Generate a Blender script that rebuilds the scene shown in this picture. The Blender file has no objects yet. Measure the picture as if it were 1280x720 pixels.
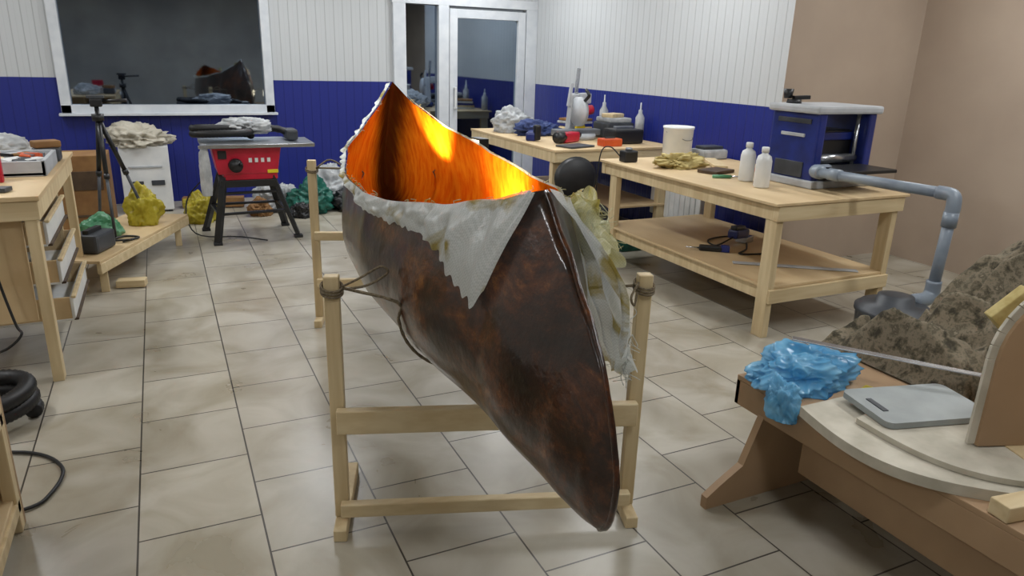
import bpy, bmesh, math, random
from mathutils import Vector, Matrix, noise, Euler
random.seed(4)
COL=bpy.context.scene.collection
def lin(h):
    h=h.lstrip('#'); c=[int(h[i:i+2],16)/255 for i in (0,2,4)]
    return tuple([(x/12.92 if x<=.04045 else ((x+.055)/1.055)**2.4) for x in c]+[1])
# ---------------------------------------------------------------- materials
def newmat(name):
    m=bpy.data.materials.new(name); m.use_nodes=True
    nt=m.node_tree; return m,nt,nt.nodes['Principled BSDF']
def N(nt,t,**k):
    n=nt.nodes.new(t)
    for a,b in k.items(): setattr(n,a,b)
    return n
def mat(name,c1,c2=None,scale=8,rough=.5,metal=0,bump=0,bscale=40,coat=0,stretch=(1,1,1),detail=5,lo=.35,hi=.65,trans=0):
    m,nt,p=newmat(name); L=nt.links.new
    p.inputs['Roughness'].default_value=rough; p.inputs['Metallic'].default_value=metal
    p.inputs['Coat Weight'].default_value=coat; p.inputs['Coat Roughness'].default_value=.12
    tc=N(nt,'ShaderNodeTexCoord'); mp=N(nt,'ShaderNodeMapping'); mp.inputs['Scale'].default_value=stretch
    L(tc.outputs['Object'],mp.inputs['Vector'])
    c2=c2 or c1
    nz=N(nt,'ShaderNodeTexNoise'); nz.inputs['Scale'].default_value=scale; nz.inputs['Detail'].default_value=detail
    L(mp.outputs[0],nz.inputs['Vector'])
    cr=N(nt,'ShaderNodeValToRGB'); cr.color_ramp.elements[0].position=lo; cr.color_ramp.elements[1].position=hi
    cr.color_ramp.elements[0].color=lin(c1); cr.color_ramp.elements[1].color=lin(c2)
    L(nz.outputs[0],cr.inputs[0]); L(cr.outputs[0],p.inputs['Base Color'])
    if bump:
        n2=N(nt,'ShaderNodeTexNoise'); n2.inputs['Scale'].default_value=bscale; n2.inputs['Detail'].default_value=4
        L(mp.outputs[0],n2.inputs['Vector'])
        b=N(nt,'ShaderNodeBump'); b.inputs['Strength'].default_value=bump; b.inputs['Distance'].default_value=.01
        L(n2.outputs[0],b.inputs['Height']); L(b.outputs[0],p.inputs['Normal'])
    if trans: p.inputs['Transmission Weight'].default_value=trans
    return m
def film(name,c1,c2,see=0,rough=.28,bump=.9,bscale=26):
    m=mat(name,c1,c2,scale=10,rough=rough,bump=bump,bscale=bscale); nt=m.node_tree; L=nt.links.new; p=nt.nodes['Principled BSDF']
    tr=N(nt,'ShaderNodeBsdfTranslucent'); L(p.inputs['Base Color'].links[0].from_socket,tr.inputs[0])
    mx=N(nt,'ShaderNodeMixShader'); mx.inputs[0].default_value=.35; L(p.outputs[0],mx.inputs[1]); L(tr.outputs[0],mx.inputs[2]); o=mx.outputs[0]
    if see:
        tp=N(nt,'ShaderNodeBsdfTransparent'); m2=N(nt,'ShaderNodeMixShader'); m2.inputs[0].default_value=see; L(o,m2.inputs[1]); L(tp.outputs[0],m2.inputs[2]); o=m2.outputs[0]
    L(o,nt.nodes['Material Output'].inputs[0])
    return m
M={}
M['pine']=mat('pine_wood','#C2AC84','#D6C39C',scale=2.5,rough=.55,stretch=(9,9,.8),detail=5)
M['pineh']=mat('pine_wood_h','#C4AE86','#D6C49E',scale=2.5,rough=.55,stretch=(.8,9,9),detail=5)
M['ply']=mat('plywood_top','#C3A980','#D3BB93',scale=1.6,rough=.5,stretch=(3,1,3))
M['mdf']=mat('mdf','#9C8062','#AB8E6E',scale=3,rough=.65)
M['white']=mat('white_plastic','#D0D3D4','#DEDFDE',rough=.35)
M['pvc']=mat('white_pvc','#C3C8CE','#D0D4D8',rough=.3)
M['black']=mat('black_plastic','#131416','#1C1D20',rough=.4)
M['rubber']=mat('rubber_black','#121214','#1C1D20',rough=.5)
M['gray']=mat('gray_metal','#7B7F84','#969A9F',rough=.35,metal=.6)
M['lgray']=mat('light_gray','#A3A7AB','#B4B7BB',rough=.45)
M['dgray']=mat('dark_gray','#303338','#40444A',rough=.45)
M['steel']=mat('steel','#A8ABAF','#C5C8CC',rough=.25,metal=.9)
M['red']=mat('red_paint','#A8122A','#BE1B36',rough=.35)
M['blue']=mat('tool_blue','#15225C','#1B2C78',rough=.35)
M['jacket']=mat('jacket_blue','#1E2A55','#36497E',rough=.7)
M['bluebag']=film('blue_bag','#56AEE0','#9AD6F4',.18,.14,.35,14)
M['yellow']=film('yellow_bag','#B3A325','#D2C54A')
M['green']=film('green_bag','#4E9A70','#86BD98')
M['dgreen']=film('teal_bag','#1F5C50','#3A8574')
M['whitebag']=film('white_bag','#B4B8BB','#DDDFE0')
M['pipe']=mat('grey_pipe','#76808D','#86919C',rough=.35)
M['card']=mat('cardboard','#7A5631','#8E6A40',rough=.8)
M['rope']=mat('rope','#665A48','#857861',scale=120,rough=.9,bump=.8,bscale=200)
M['orange']=mat('orange_plastic','#B8461A','#CC5824',rough=.4)
M['foam']=mat('foam_yellow','#A8965C','#BCAC74',scale=30,rough=.8)
M['foamw']=mat('foam_white','#ABA595','#C4BEAF',scale=9,rough=.7)
M['gboard']=mat('gray_board','#8B9191','#989E9E',rough=.5)
M['yplas']=mat('yellow_plastic','#CDB71C','#DDC82C',rough=.4)
M['dark']=mat('dark_wood','#3B2A1C','#52402C',rough=.6)
def camo():
    m,nt,p=newmat('camouflage_cloth'); L=nt.links.new
    tc=N(nt,'ShaderNodeTexCoord'); nz=N(nt,'ShaderNodeTexNoise'); nz.inputs['Scale'].default_value=15; nz.inputs['Detail'].default_value=7; nz.inputs['Roughness'].default_value=.68; nz.inputs['Distortion'].default_value=.15
    L(tc.outputs['Object'],nz.inputs['Vector'])
    cr=N(nt,'ShaderNodeValToRGB'); e=cr.color_ramp; e.elements[0].position=.38; e.elements[0].color=lin('#3E3A30'); e.elements[1].position=.46; e.elements[1].color=lin('#635C4C')
    for q,c in ((.51,'#7F7463'),(.57,'#6A6353'),(.62,'#534D40'),(.68,'#8E8471')):
        x=e.elements.new(q); x.color=lin(c)
    L(nz.outputs[0],cr.inputs[0]); L(cr.outputs[0],p.inputs['Base Color']); p.inputs['Roughness'].default_value=.9; p.inputs['Specular IOR Level'].default_value=.2
    return m
M['camo']=camo()
def tiles():
    m,nt,p=newmat('floor_tiles'); L=nt.links.new
    tc=N(nt,'ShaderNodeTexCoord'); mp=N(nt,'ShaderNodeMapping')
    mp.inputs['Rotation'].default_value=(0,0,math.radians(90)); mp.inputs['Location'].default_value=(0.13,-.175,0)
    L(tc.outputs['Object'],mp.inputs['Vector'])
    br=N(nt,'ShaderNodeTexBrick'); br.offset=.5; br.inputs['Scale'].default_value=1
    br.inputs['Brick Width'].default_value=.45; br.inputs['Row Height'].default_value=.4
    br.inputs['Mortar Size'].default_value=.0034; br.inputs['Mortar Smooth'].default_value=.1
    br.inputs['Color1'].default_value=lin('#AEA99D'); br.inputs['Color2'].default_value=lin('#B8B3A6'); br.inputs['Mortar'].default_value=lin('#494540')
    L(mp.outputs[0],br.inputs['Vector'])
    nz=N(nt,'ShaderNodeTexNoise'); nz.inputs['Scale'].default_value=2.6; nz.inputs['Detail'].default_value=9; nz.inputs['Distortion'].default_value=1.0
    L(tc.outputs['Object'],nz.inputs['Vector'])
    cr=N(nt,'ShaderNodeValToRGB'); cr.color_ramp.elements[0].position=.35; cr.color_ramp.elements[0].color=lin('#D0CABC'); cr.color_ramp.elements[1].position=.65; cr.color_ramp.elements[1].color=(1,1,1,1)
    L(nz.outputs[0],cr.inputs[0])
    mx=N(nt,'ShaderNodeMix',data_type='RGBA',blend_type='MULTIPLY'); mx.inputs[0].default_value=.85
    L(br.outputs['Color'],mx.inputs[6]); L(cr.outputs[0],mx.inputs[7]); L(mx.outputs[2],p.inputs['Base Color'])
    mr=N(nt,'ShaderNodeMapRange'); mr.inputs[3].default_value=.22; mr.inputs[4].default_value=.38
    L(nz.outputs[0],mr.inputs[0]); L(mr.outputs[0],p.inputs['Roughness'])
    b=N(nt,'ShaderNodeBump'); b.inputs['Strength'].default_value=.4; b.inputs['Distance'].default_value=.003; b.invert=True
    L(br.outputs['Fac'],b.inputs['Height']); L(b.outputs[0],p.inputs['Normal'])
    return m
M['tiles']=tiles()
def panels():
    m,nt,p=newmat('ribbed_wall_panels'); L=nt.links.new
    g=N(nt,'ShaderNodeNewGeometry'); s=N(nt,'ShaderNodeSeparateXYZ'); L(g.outputs['Position'],s.inputs[0])
    a=N(nt,'ShaderNodeMath',operation='ADD'); L(s.outputs[0],a.inputs[0]); L(s.outputs[1],a.inputs[1])
    d=N(nt,'ShaderNodeMath',operation='MULTIPLY'); L(a.outputs[0],d.inputs[0]); d.inputs[1].default_value=1/.098
    f=N(nt,'ShaderNodeMath',operation='FRACT'); L(d.outputs[0],f.inputs[0])
    gr=N(nt,'ShaderNodeValToRGB'); e=gr.color_ramp
    e.elements[0].position=0; e.elements[0].color=(.55,.55,.55,1); e.elements[1].position=.09; e.elements[1].color=(1,1,1,1)
    for q,c in ((.93,1),(1,.6),(.48,1),(.5,.86),(.54,1)):
        x=e.elements.new(q); x.color=(c,c,c,1)
    L(f.outputs[0],gr.inputs[0])
    gt=N(nt,'ShaderNodeMath',operation='GREATER_THAN'); L(s.outputs[2],gt.inputs[0]); gt.inputs[1].default_value=1.28
    mc=N(nt,'ShaderNodeMix',data_type='RGBA'); mc.inputs[6].default_value=lin('#1D2878'); mc.inputs[7].default_value=lin('#BCBFC1'); L(gt.outputs[0],mc.inputs[0])
    mx=N(nt,'ShaderNodeMix',data_type='RGBA',blend_type='MULTIPLY'); mx.inputs[0].default_value=.6
    L(mc.outputs[2],mx.inputs[6]); L(gr.outputs[0],mx.inputs[7]); L(mx.outputs[2],p.inputs['Base Color'])
    b=N(nt,'ShaderNodeBump'); b.inputs['Strength'].default_value=.6; b.inputs['Distance'].default_value=.01
    L(gr.outputs[0],b.inputs['Height']); L(b.outputs[0],p.inputs['Normal']); p.inputs['Roughness'].default_value=.35
    return m
M['panel']=panels()
M['brown']=mat('brown_wall_paint','#A79686','#B1A08F',scale=1.5,rough=.6)
M['plaster']=mat('plaster','#B8B4AC','#C4C0B8',scale=2,rough=.8)
M['glass']=mat('dark_glass','#7A8799','#92A0B0',scale=1.2,rough=.03,metal=1)
M['doorglass']=mat('door_glass','#8592A0','#95A2AF',scale=1,rough=.04,metal=1)
def emis(name,c,s):
    m,nt,p=newmat(name); p.inputs['Emission Color'].default_value=c; p.inputs['Emission Strength'].default_value=s; return m
M['led']=emis('led_panel',(1,1,1,1),6)
M['lampglow']=emis('lamp_glow',(1,.8,.5,1),4)
AX=Vector((.148,.989,0)).normalized(); LT=Vector((AX.y,-AX.x,0)); P0=Vector((.77,1.07,0))
def hullmat():
    m,nt,p=newmat('hull_laminate'); L=nt.links.new
    tc=N(nt,'ShaderNodeTexCoord')
    mp=N(nt,'ShaderNodeMapping'); mp.inputs['Scale'].default_value=(1,.6,1.0); L(tc.outputs['Object'],mp.inputs[0])
    nz=N(nt,'ShaderNodeTexNoise'); nz.inputs['Scale'].default_value=6; nz.inputs['Detail'].default_value=13; nz.inputs['Roughness'].default_value=.78; nz.inputs['Distortion'].default_value=.4; L(mp.outputs[0],nz.inputs['Vector'])
    cr=N(nt,'ShaderNodeValToRGB'); e=cr.color_ramp; e.elements[0].position=.38; e.elements[0].color=lin('#0E0704'); e.elements[1].position=.72; e.elements[1].color=lin('#94602A')
    x=e.elements.new(.5); x.color=lin('#2B1409'); x=e.elements.new(.58); x.color=lin('#4E2810')
    L(nz.outputs[0],cr.inputs[0]); L(cr.outputs[0],p.inputs['Base Color'])
    p.inputs['Roughness'].default_value=.30; p.inputs['Specular IOR Level'].default_value=.3; p.inputs['Coat Weight'].default_value=.55; p.inputs['Coat Roughness'].default_value=.05
    n2=N(nt,'ShaderNodeTexNoise'); n2.inputs['Scale'].default_value=7; n2.inputs['Detail'].default_value=7; n2.inputs['Roughness'].default_value=.55; L(tc.outputs['Object'],n2.inputs['Vector'])
    b=N(nt,'ShaderNodeBump'); b.inputs['Strength'].default_value=.45; b.inputs['Distance'].default_value=.016; L(n2.outputs[0],b.inputs['Height']); L(b.outputs[0],p.inputs['Normal']); L(b.outputs[0],p.inputs['Coat Normal'])
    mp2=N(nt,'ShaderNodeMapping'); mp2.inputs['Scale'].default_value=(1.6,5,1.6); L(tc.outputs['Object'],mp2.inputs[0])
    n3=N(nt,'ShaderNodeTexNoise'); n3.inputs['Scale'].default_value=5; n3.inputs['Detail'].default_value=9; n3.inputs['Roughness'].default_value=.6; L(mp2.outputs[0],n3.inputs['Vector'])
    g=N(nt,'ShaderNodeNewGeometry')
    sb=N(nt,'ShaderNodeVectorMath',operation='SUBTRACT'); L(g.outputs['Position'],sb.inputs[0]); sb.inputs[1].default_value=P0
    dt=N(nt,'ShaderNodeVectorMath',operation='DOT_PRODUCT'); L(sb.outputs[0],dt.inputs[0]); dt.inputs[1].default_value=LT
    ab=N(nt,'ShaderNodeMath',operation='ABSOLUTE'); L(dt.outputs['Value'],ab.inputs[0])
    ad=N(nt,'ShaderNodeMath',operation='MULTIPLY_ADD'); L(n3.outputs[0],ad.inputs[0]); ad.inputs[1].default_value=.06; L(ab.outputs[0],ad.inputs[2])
    mr=N(nt,'ShaderNodeMapRange',interpolation_type='SMOOTHSTEP'); L(ad.outputs[0],mr.inputs[0]); mr.inputs[1].default_value=.06; mr.inputs[2].default_value=.19; mr.inputs[3].default_value=.05; mr.inputs[4].default_value=1  # dark centre strip inside: shade of the stem fold painted into the colour
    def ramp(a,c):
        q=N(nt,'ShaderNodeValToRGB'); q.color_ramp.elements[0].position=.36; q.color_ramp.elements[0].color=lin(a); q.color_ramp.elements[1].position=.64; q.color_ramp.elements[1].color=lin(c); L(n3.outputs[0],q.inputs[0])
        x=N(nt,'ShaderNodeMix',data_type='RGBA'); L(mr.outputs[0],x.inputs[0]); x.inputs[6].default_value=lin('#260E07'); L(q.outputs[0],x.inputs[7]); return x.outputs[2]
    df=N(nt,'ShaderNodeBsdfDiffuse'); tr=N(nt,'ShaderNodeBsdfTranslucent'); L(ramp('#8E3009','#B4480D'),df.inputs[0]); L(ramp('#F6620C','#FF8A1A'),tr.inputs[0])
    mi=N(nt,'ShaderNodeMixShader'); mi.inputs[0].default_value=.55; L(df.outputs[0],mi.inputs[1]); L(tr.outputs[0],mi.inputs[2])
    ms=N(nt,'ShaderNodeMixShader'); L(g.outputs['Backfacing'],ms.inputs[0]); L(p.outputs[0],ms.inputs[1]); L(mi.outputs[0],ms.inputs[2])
    L(ms.outputs[0],nt.nodes['Material Output'].inputs[0])
    return m
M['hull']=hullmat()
def clothmat(name,stain,lo,hi,base='#E6EAE8'):
    m,nt,p=newmat(name); L=nt.links.new
    tc=N(nt,'ShaderNodeTexCoord'); nz=N(nt,'ShaderNodeTexNoise'); nz.inputs['Scale'].default_value=6; nz.inputs['Detail'].default_value=7; nz.inputs['Distortion'].default_value=.7; L(tc.outputs['Object'],nz.inputs['Vector'])
    cr=N(nt,'ShaderNodeValToRGB'); e=cr.color_ramp; e.elements[0].position=lo; e.elements[0].color=lin(stain); e.elements[1].position=hi; e.elements[1].color=lin(base)
    L(nz.outputs[0],cr.inputs[0])
    ch=N(nt,'ShaderNodeTexChecker'); ch.inputs['Scale'].default_value=180; L(tc.outputs['Object'],ch.inputs['Vector']); ch.inputs[1].default_value=(1,1,1,1); ch.inputs[2].default_value=(.72,.75,.73,1)
    mx=N(nt,'ShaderNodeMix',data_type='RGBA',blend_type='MULTIPLY'); mx.inputs[0].default_value=.55; L(cr.outputs[0],mx.inputs[6]); L(ch.outputs[0],mx.inputs[7]); L(mx.outputs[2],p.inputs['Base Color'])
    p.inputs['Roughness'].default_value=.3
    n2=N(nt,'ShaderNodeTexNoise'); n2.inputs['Scale'].default_value=20; n2.inputs['Detail'].default_value=4; L(tc.outputs['Object'],n2.inputs['Vector'])
    b=N(nt,'ShaderNodeBump'); b.inputs['Strength'].default_value=.55; b.inputs['Distance'].default_value=.012; L(n2.outputs[0],b.inputs['Height']); L(b.outputs[0],p.inputs['Normal'])
    tr=N(nt,'ShaderNodeBsdfTranslucent'); L(mx.outputs[2],tr.inputs[0]); tp=N(nt,'ShaderNodeBsdfTransparent')
    m1=N(nt,'ShaderNodeMixShader'); m1.inputs[0].default_value=.3; L(p.outputs[0],m1.inputs[1]); L(tr.outputs[0],m1.inputs[2])
    m2=N(nt,'ShaderNodeMixShader'); m2.inputs[0].default_value=.14; L(m1.outputs[0],m2.inputs[1]); L(tp.outputs[0],m2.inputs[2]); L(m2.outputs[0],nt.nodes['Material Output'].inputs[0])
    return m
M['cloth']=clothmat('fiberglass_cloth','#AD9C52',.36,.46)
M['clothy']=clothmat('fiberglass_cloth_resin','#BAAC4C',.38,.64,'#E2E2C4')
# ---------------------------------------------------------------- builder
def lerp_tab(tab,x):
    if x<=tab[0][0]: return tab[0][1]
    for (a,b),(c,d) in zip(tab,tab[1:]):
        if x<=c:
            t=(x-a)/(c-a); t=t*t*(3-2*t)*.5+t*.5; return b+(d-b)*t
    return tab[-1][1]
def catmull(pts,n=6):
    pts=[Vector(p) for p in pts]; P=[2*pts[0]-pts[1]]+pts+[2*pts[-1]-pts[-2]]; o=[]
    for i in range(1,len(P)-2):
        for k in range(n):
            t=k/n; a,b,c,d=P[i-1],P[i],P[i+1],P[i+2]
            o.append(.5*((2*b)+(c-a)*t+(2*a-5*b+4*c-d)*t*t+(3*b-a-3*c+d)*t**3))
    o.append(pts[-1]); return o
class B:
    def __init__(s): s.bm=bmesh.new(); s.m=[]
    def idx(s,k):
        if k not in s.m: s.m.append(k)
        return s.m.index(k)
    def add(s,tb,k,smooth=False):
        i=s.idx(k)
        for f in tb.faces: f.material_index=i; f.smooth=smooth
        me=bpy.data.meshes.new('t'); tb.to_mesh(me); tb.free(); s.bm.from_mesh(me); bpy.data.meshes.remove(me)
    def box(s,c,d,k,rot=(0,0,0),bev=.004,taper=None):
        tb=bmesh.new(); bmesh.ops.create_cube(tb,size=1)
        for v in tb.verts:
            if taper and v.co.z<0: v.co.x*=taper[0]; v.co.y*=taper[1]
            v.co=Vector((v.co.x*d[0],v.co.y*d[1],v.co.z*d[2]))
        bev=min(bev,min(d)*.3)
        if bev>0: bmesh.ops.bevel(tb,geom=tb.edges[:],offset=bev,segments=2,affect='EDGES',profile=.6)
        bmesh.ops.transform(tb,matrix=Matrix.Translation(c)@Euler(rot).to_matrix().to_4x4(),verts=tb.verts); s.add(tb,k); return s
    def bar(s,p1,p2,w,t,k,up=(0,0,1),bev=.003):
        p1=Vector(p1);p2=Vector(p2); z=(p2-p1); L=z.length; z.normalize(); x=Vector(up).cross(z)
        if x.length<.05: x=Vector((1,0,0)).cross(z)
        x.normalize(); y=z.cross(x)
        tb=bmesh.new(); bmesh.ops.create_cube(tb,size=1)
        for v in tb.verts: v.co=Vector((v.co.x*w,v.co.y*t,v.co.z*L))
        bmesh.ops.bevel(tb,geom=tb.edges[:],offset=min(bev,min(w,t)*.3),segments=1,affect='EDGES')
        R=Matrix((x,y,z)).transposed().to_4x4(); bmesh.ops.transform(tb,matrix=Matrix.Translation((p1+p2)/2)@R,verts=tb.verts); s.add(tb,k); return s
    def cyl(s,p1,p2,r1,r2,k,seg=20,smooth=True):
        p1=Vector(p1);p2=Vector(p2); z=p2-p1; tb=bmesh.new()
        bmesh.ops.create_cone(tb,cap_ends=True,segments=seg,radius1=r1,radius2=r2,depth=z.length)
        q=z.to_track_quat('Z','Y').to_matrix().to_4x4(); bmesh.ops.transform(tb,matrix=Matrix.Translation((p1+p2)/2)@q,verts=tb.verts)
        s.add(tb,k,smooth); return s
    def tube(s,pts,r,k,seg=8,n=6,rough=0):
        P=catmull(pts,n) if n>1 else [Vector(p) for p in pts]; tb=bmesh.new(); rings=[]; nrm=None
        for i,p in enumerate(P):
            t=(P[min(i+1,len(P)-1)]-P[max(i-1,0)]).normalized()
            if nrm is None: nrm=t.orthogonal().normalized()
            nrm=(nrm-t*nrm.dot(t)).normalized(); bn=t.cross(nrm)
            rr=r*(1+rough*(i%2))
            rings.append([tb.verts.new(p+rr*(math.cos(a)*nrm+math.sin(a)*bn)) for a in [2*math.pi*j/seg for j in range(seg)]])
        for a,b in zip(rings,rings[1:]):
            for j in range(seg): tb.faces.new((a[j],a[(j+1)%seg],b[(j+1)%seg],b[j]))
        tb.faces.new(rings[0][::-1]); tb.faces.new(rings[-1]); s.add(tb,k,True); return s
    def lathe(s,c,prof,k,seg=28):
        tb=bmesh.new(); rings=[]
        for r,z in prof: rings.append([tb.verts.new((c[0]+r*math.cos(2*math.pi*j/seg),c[1]+r*math.sin(2*math.pi*j/seg),c[2]+z)) for j in range(seg)])
        for a,b in zip(rings,rings[1:]):
            for j in range(seg): tb.faces.new((a[j],a[(j+1)%seg],b[(j+1)%seg],b[j]))
        tb.faces.new(rings[0][::-1]); tb.faces.new(rings[-1]); s.add(tb,k,True); return s
    def crumple(s,c,d,k,seed=0,amp=.25,fr=3.0,sub=5,rotz=0,fine=1.0):
        tb=bmesh.new(); bmesh.ops.create_icosphere(tb,subdivisions=sub,radius=1); o=Vector((seed*7.3,seed*3.1,seed*1.7))
        cr,sr=math.cos(rotz),math.sin(rotz)
        for v in tb.verts:
            n=v.co.copy()
            r1=1-abs(noise.noise(n*fr+o*2))*2.6; r2=1-abs(noise.noise(n*fr*2.3+o*3))*2.6; r3=1-abs(noise.noise(n*fr*5+o))*2.6
            a=noise.noise(n*fr*.5+o)*amp*1.2+ r1*amp*.42 + r2*amp*.25+ r3*amp*.12*fine
            q=n*(.9+a); x,y,z=q.x*d[0]/2,q.y*d[1]/2,q.z*d[2]*.62
            z=max(z+d[2]*.36,0)
            v.co=Vector((c[0]+x*cr-y*sr,c[1]+x*sr+y*cr,c[2]+z))
        s.add(tb,k,True); return s
    def prism(s,poly,h,k,Mx,bev=.002):
        tb=bmesh.new(); vs=[tb.verts.new((x,y,0)) for x,y in poly]; f=tb.faces.new(vs)
        r=bmesh.ops.extrude_face_region(tb,geom=[f]); vv=[g for g in r['geom'] if isinstance(g,bmesh.types.BMVert)]
        bmesh.ops.translate(tb,vec=(0,0,h),verts=vv); bmesh.ops.recalc_face_normals(tb,faces=tb.faces)
        bmesh.ops.transform(tb,matrix=Mx,verts=tb.verts); s.add(tb,k); return s
    def grid(s,fn,nu,nv,k,smooth=True):
        tb=bmesh.new(); g=[[tb.verts.new(fn(i/nu,j/nv)) for j in range(nv+1)] for i in range(nu+1)]
        for i in range(nu):
            for j in range(nv):
                try: tb.faces.new((g[i][j],g[i+1][j],g[i+1][j+1],g[i][j+1]))
                except: pass
        s.add(tb,k,smooth); return s
    def done(s,name,origin=None,rotz=0):
        bm=s.bm; vs=[v.co for v in bm.verts]
        lo=Vector((min(v.x for v in vs),min(v.y for v in vs),min(v.z for v in vs))); hi=Vector((max(v.x for v in vs),max(v.y for v in vs),max(v.z for v in vs)))
        c=Vector(((lo.x+hi.x)/2,(lo.y+hi.y)/2,lo.z))
        bmesh.ops.translate(bm,vec=-c,verts=bm.verts)
        me=bpy.data.meshes.new(name); bm.to_mesh(me); bm.free()
        for k in s.m: me.materials.append(M[k])
        o=bpy.data.objects.new(name,me); o.location=c; o.rotation_euler=(0,0,rotz); COL.objects.link(o); return o
def rot(z): return Matrix.Rotation(z,4,'Z')
# ---------------------------------------------------------------- room
XL,XR,XR2,YB,YF,YS,HC=-3.2,4.35,5.8,8.55,-2.6,4.30,2.9
b=B(); b.box(((XL+XR2)/2,(YB+YF)/2,-.05),(XR2-XL+.4,YB-YF+.4,.1),'tiles',bev=0); f=b.done('floor')
me=f.data
for v in me.vertices: v.co+=f.location
f.location=(0,0,0)
B().box(((XL+XR2)/2,(YB+YF)/2,HC+.05),(XR2-XL+.4,YB-YF+.4,.1),'plaster',bev=0).done('ceiling')
def wallpieces(name,xs): 
    b=B()
    for x0,x1,z0,z1 in xs: b.box(((x0+x1)/2,YB+.1,(z0+z1)/2),(x1-x0,.2,z1-z0),'panel',bev=0)
    return b.done(name)
wallpieces('wall_back',[(XL-.2,-.86,0,HC),(-.86,1.1,0,.96),(-.86,1.1,2.2,HC),(1.1,2.53,0,HC),(2.53,XR+.2,2.15,HC)])
B().box((XR+.1,(YS+YB)/2,HC/2),(.2,YB-YS-.001,HC),'panel',bev=0).done('wall_right')
B().box(((XR+XR2)/2+.1,YS+.1,HC/2),(XR2-XR-.2+.4,.2,HC),'brown',bev=0).done('wall_right_return')
B().box((XR2+.1,(YS+YF)/2,HC/2),(.2,YS-YF,HC),'brown',bev=0).done('wall_right_front')
B().box((XL-.1,(YF+YB)/2,HC/2),(.2,YB-YF,HC),'plaster',bev=0).done('wall_left')
B().box(((XL+XR2)/2,YF-.1,HC/2),(XR2-XL,.2,HC),'plaster',bev=0).done('wall_front')
# window
b=B(); x0,x1,z0,z1=-.89,1.14,.93,2.23; fw=.09
b.box(((x0+x1)/2,YB-.0,z0+fw/2),(x1-x0,.1,fw),'pvc'); b.box(((x0+x1)/2,YB,z1-fw/2),(x1-x0,.1,fw),'pvc')
b.box((x0+fw/2,YB,(z0+z1)/2),(fw,.1,z1-z0),'pvc'); b.box((x1-fw/2,YB,(z0+z1)/2),(fw,.1,z1-z0),'pvc')
b.box(((x0+x1)/2,YB-.07,z0-.0),(x1-x0+.04,.1,.025),'pvc')
b.box(((x0+x1)/2,YB+.04,(z0+z1)/2),(x1-x0-.1,.02,z1-z0-.1),'glass',bev=0); b.done('window_1')
# doors
b=B()
for xa,xb in ((2.5,2.65),(3.05,3.18),(4.2,4.35)): b.box(((xa+xb)/2,YB+.0,1.075),(xb-xa,.12,2.15),'pvc')
b.box((3.42,YB,2.2),(1.86,.12,.1),'pvc'); b.box((2.85,YB,.1),(.4,.1,.2),'pvc'); b.box((2.85,YB+.03,1.17),(.42,.03,1.95),'glass',bev=0); b.done('trim_door_frame')
b=B()
for xa,xb in ((3.19,3.29),(4.09,4.19)): b.box(((xa+xb)/2,YB-.01,1.07),(xb-xa,.08,2.1),'pvc')
b.box((3.69,YB-.01,2.07),(.8,.08,.1),'pvc'); b.box((3.69,YB-.01,.12),(.8,.08,.22),'pvc'); b.box((3.69,YB+.01,1.12),(.84,.03,1.85),'doorglass',bev=0)
b.tube([(3.25,YB-.05,.98),(3.25,YB-.1,.98),(3.25,YB-.1,1.0),(3.25,YB-.1,1.2),(3.25,YB-.1,1.22),(3.25,YB-.05,1.22)],.014,'white'); b.done('door_1')
# ---------------------------------------------------------------- lights
def area(name,loc,sx,sy,e,col=(1,1,1),rotn=(0,0,0)):
    l=bpy.data.lights.new(name,'AREA'); l.shape='RECTANGLE'; l.size=sx; l.size_y=sy; l.energy=e; l.color=col
    o=bpy.data.objects.new(name,l); o.location=loc; o.rotation_euler=rotn; COL.objects.link(o); return o
for i,(x,y,e) in enumerate([(-1.6,.5,14),(-1.6,3.7,24),(-1.6,6.8,27),(1.2,.3,13),(1.2,3.9,25),(1.2,7.0,29),(3.4,1.0,24),(3.3,5.0,25),(3.3,7.4,28),(5.0,2.6,26)]):  # last lamp is out of view, added to brighten the brown wall corner
    B().box((x,y,HC-.03),(.3,1.2,.06),'led').done('ceiling_lamp')
    area('ceiling_light',(x,y,HC-.08),.28,1.15,e,(.95,.98,1))
# ---------------------------------------------------------------- canoe
Ltot=3.78; S0,S1=.513,3.267
top=[(0,.78),(.015,.83),(.06,.92),(.13,1.01),(.2,1.07),(.35,1.18),(S0,1.285),(.65,1.235),(.85,1.185),(1.2,1.135),(1.8,1.11),(2.3,1.14),(2.8,1.22),(3.1,1.33),(S1,1.44),(3.4,1.30),(3.6,1.1),(3.72,.98),(3.78,.88)]
keel=[(0,.70),(.015,.655),(.05,.615),(.12,.60),(.3,.595),(.9,.60),(1.9,.61),(3.0,.65),(3.6,.68),(3.75,.74),(3.78,.80)]
Wt=[(0,.004),(.03,.028),(.08,.055),(.2,.10),(.5,.195),(1.0,.32),(1.5,.395),(1.9,.41),(2.4,.38),(2.9,.28),(3.3,.17),(3.6,.08),(3.78,.004)]
Tt=[(0,0),(S0,0),(.6,.07),(.75,.15),(1.0,.25),(1.4,.36),(1.9,.385),(2.4,.34),(2.8,.22),(3.1,.09),(S1,0),(3.78,0)]
def section(s,n=14):
    t=lerp_tab(top,s); k=lerp_tab(keel,s); w=lerp_tab(Wt,s); T=lerp_tab(Tt,s); D=t-k
    C=[(0,k),(.62*w,k+.0*D),(1.15*w,k+.14*D),(1.12*w,k+.5*D),(max(T,.0)*.95+.12*w*(T<.2),k+.85*D),(T,t)]
    n_=len(C)-1; o=[]
    for j in range(n+1):
        q=j/n; x=z=0
        for i,(a,c) in enumerate(C):
            bb=math.comb(n_,i)*q**i*(1-q)**(n_-i); x+=a*bb; z+=c*bb
        o.append((x,z))
    o[-1]=(T,t); return o
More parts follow.
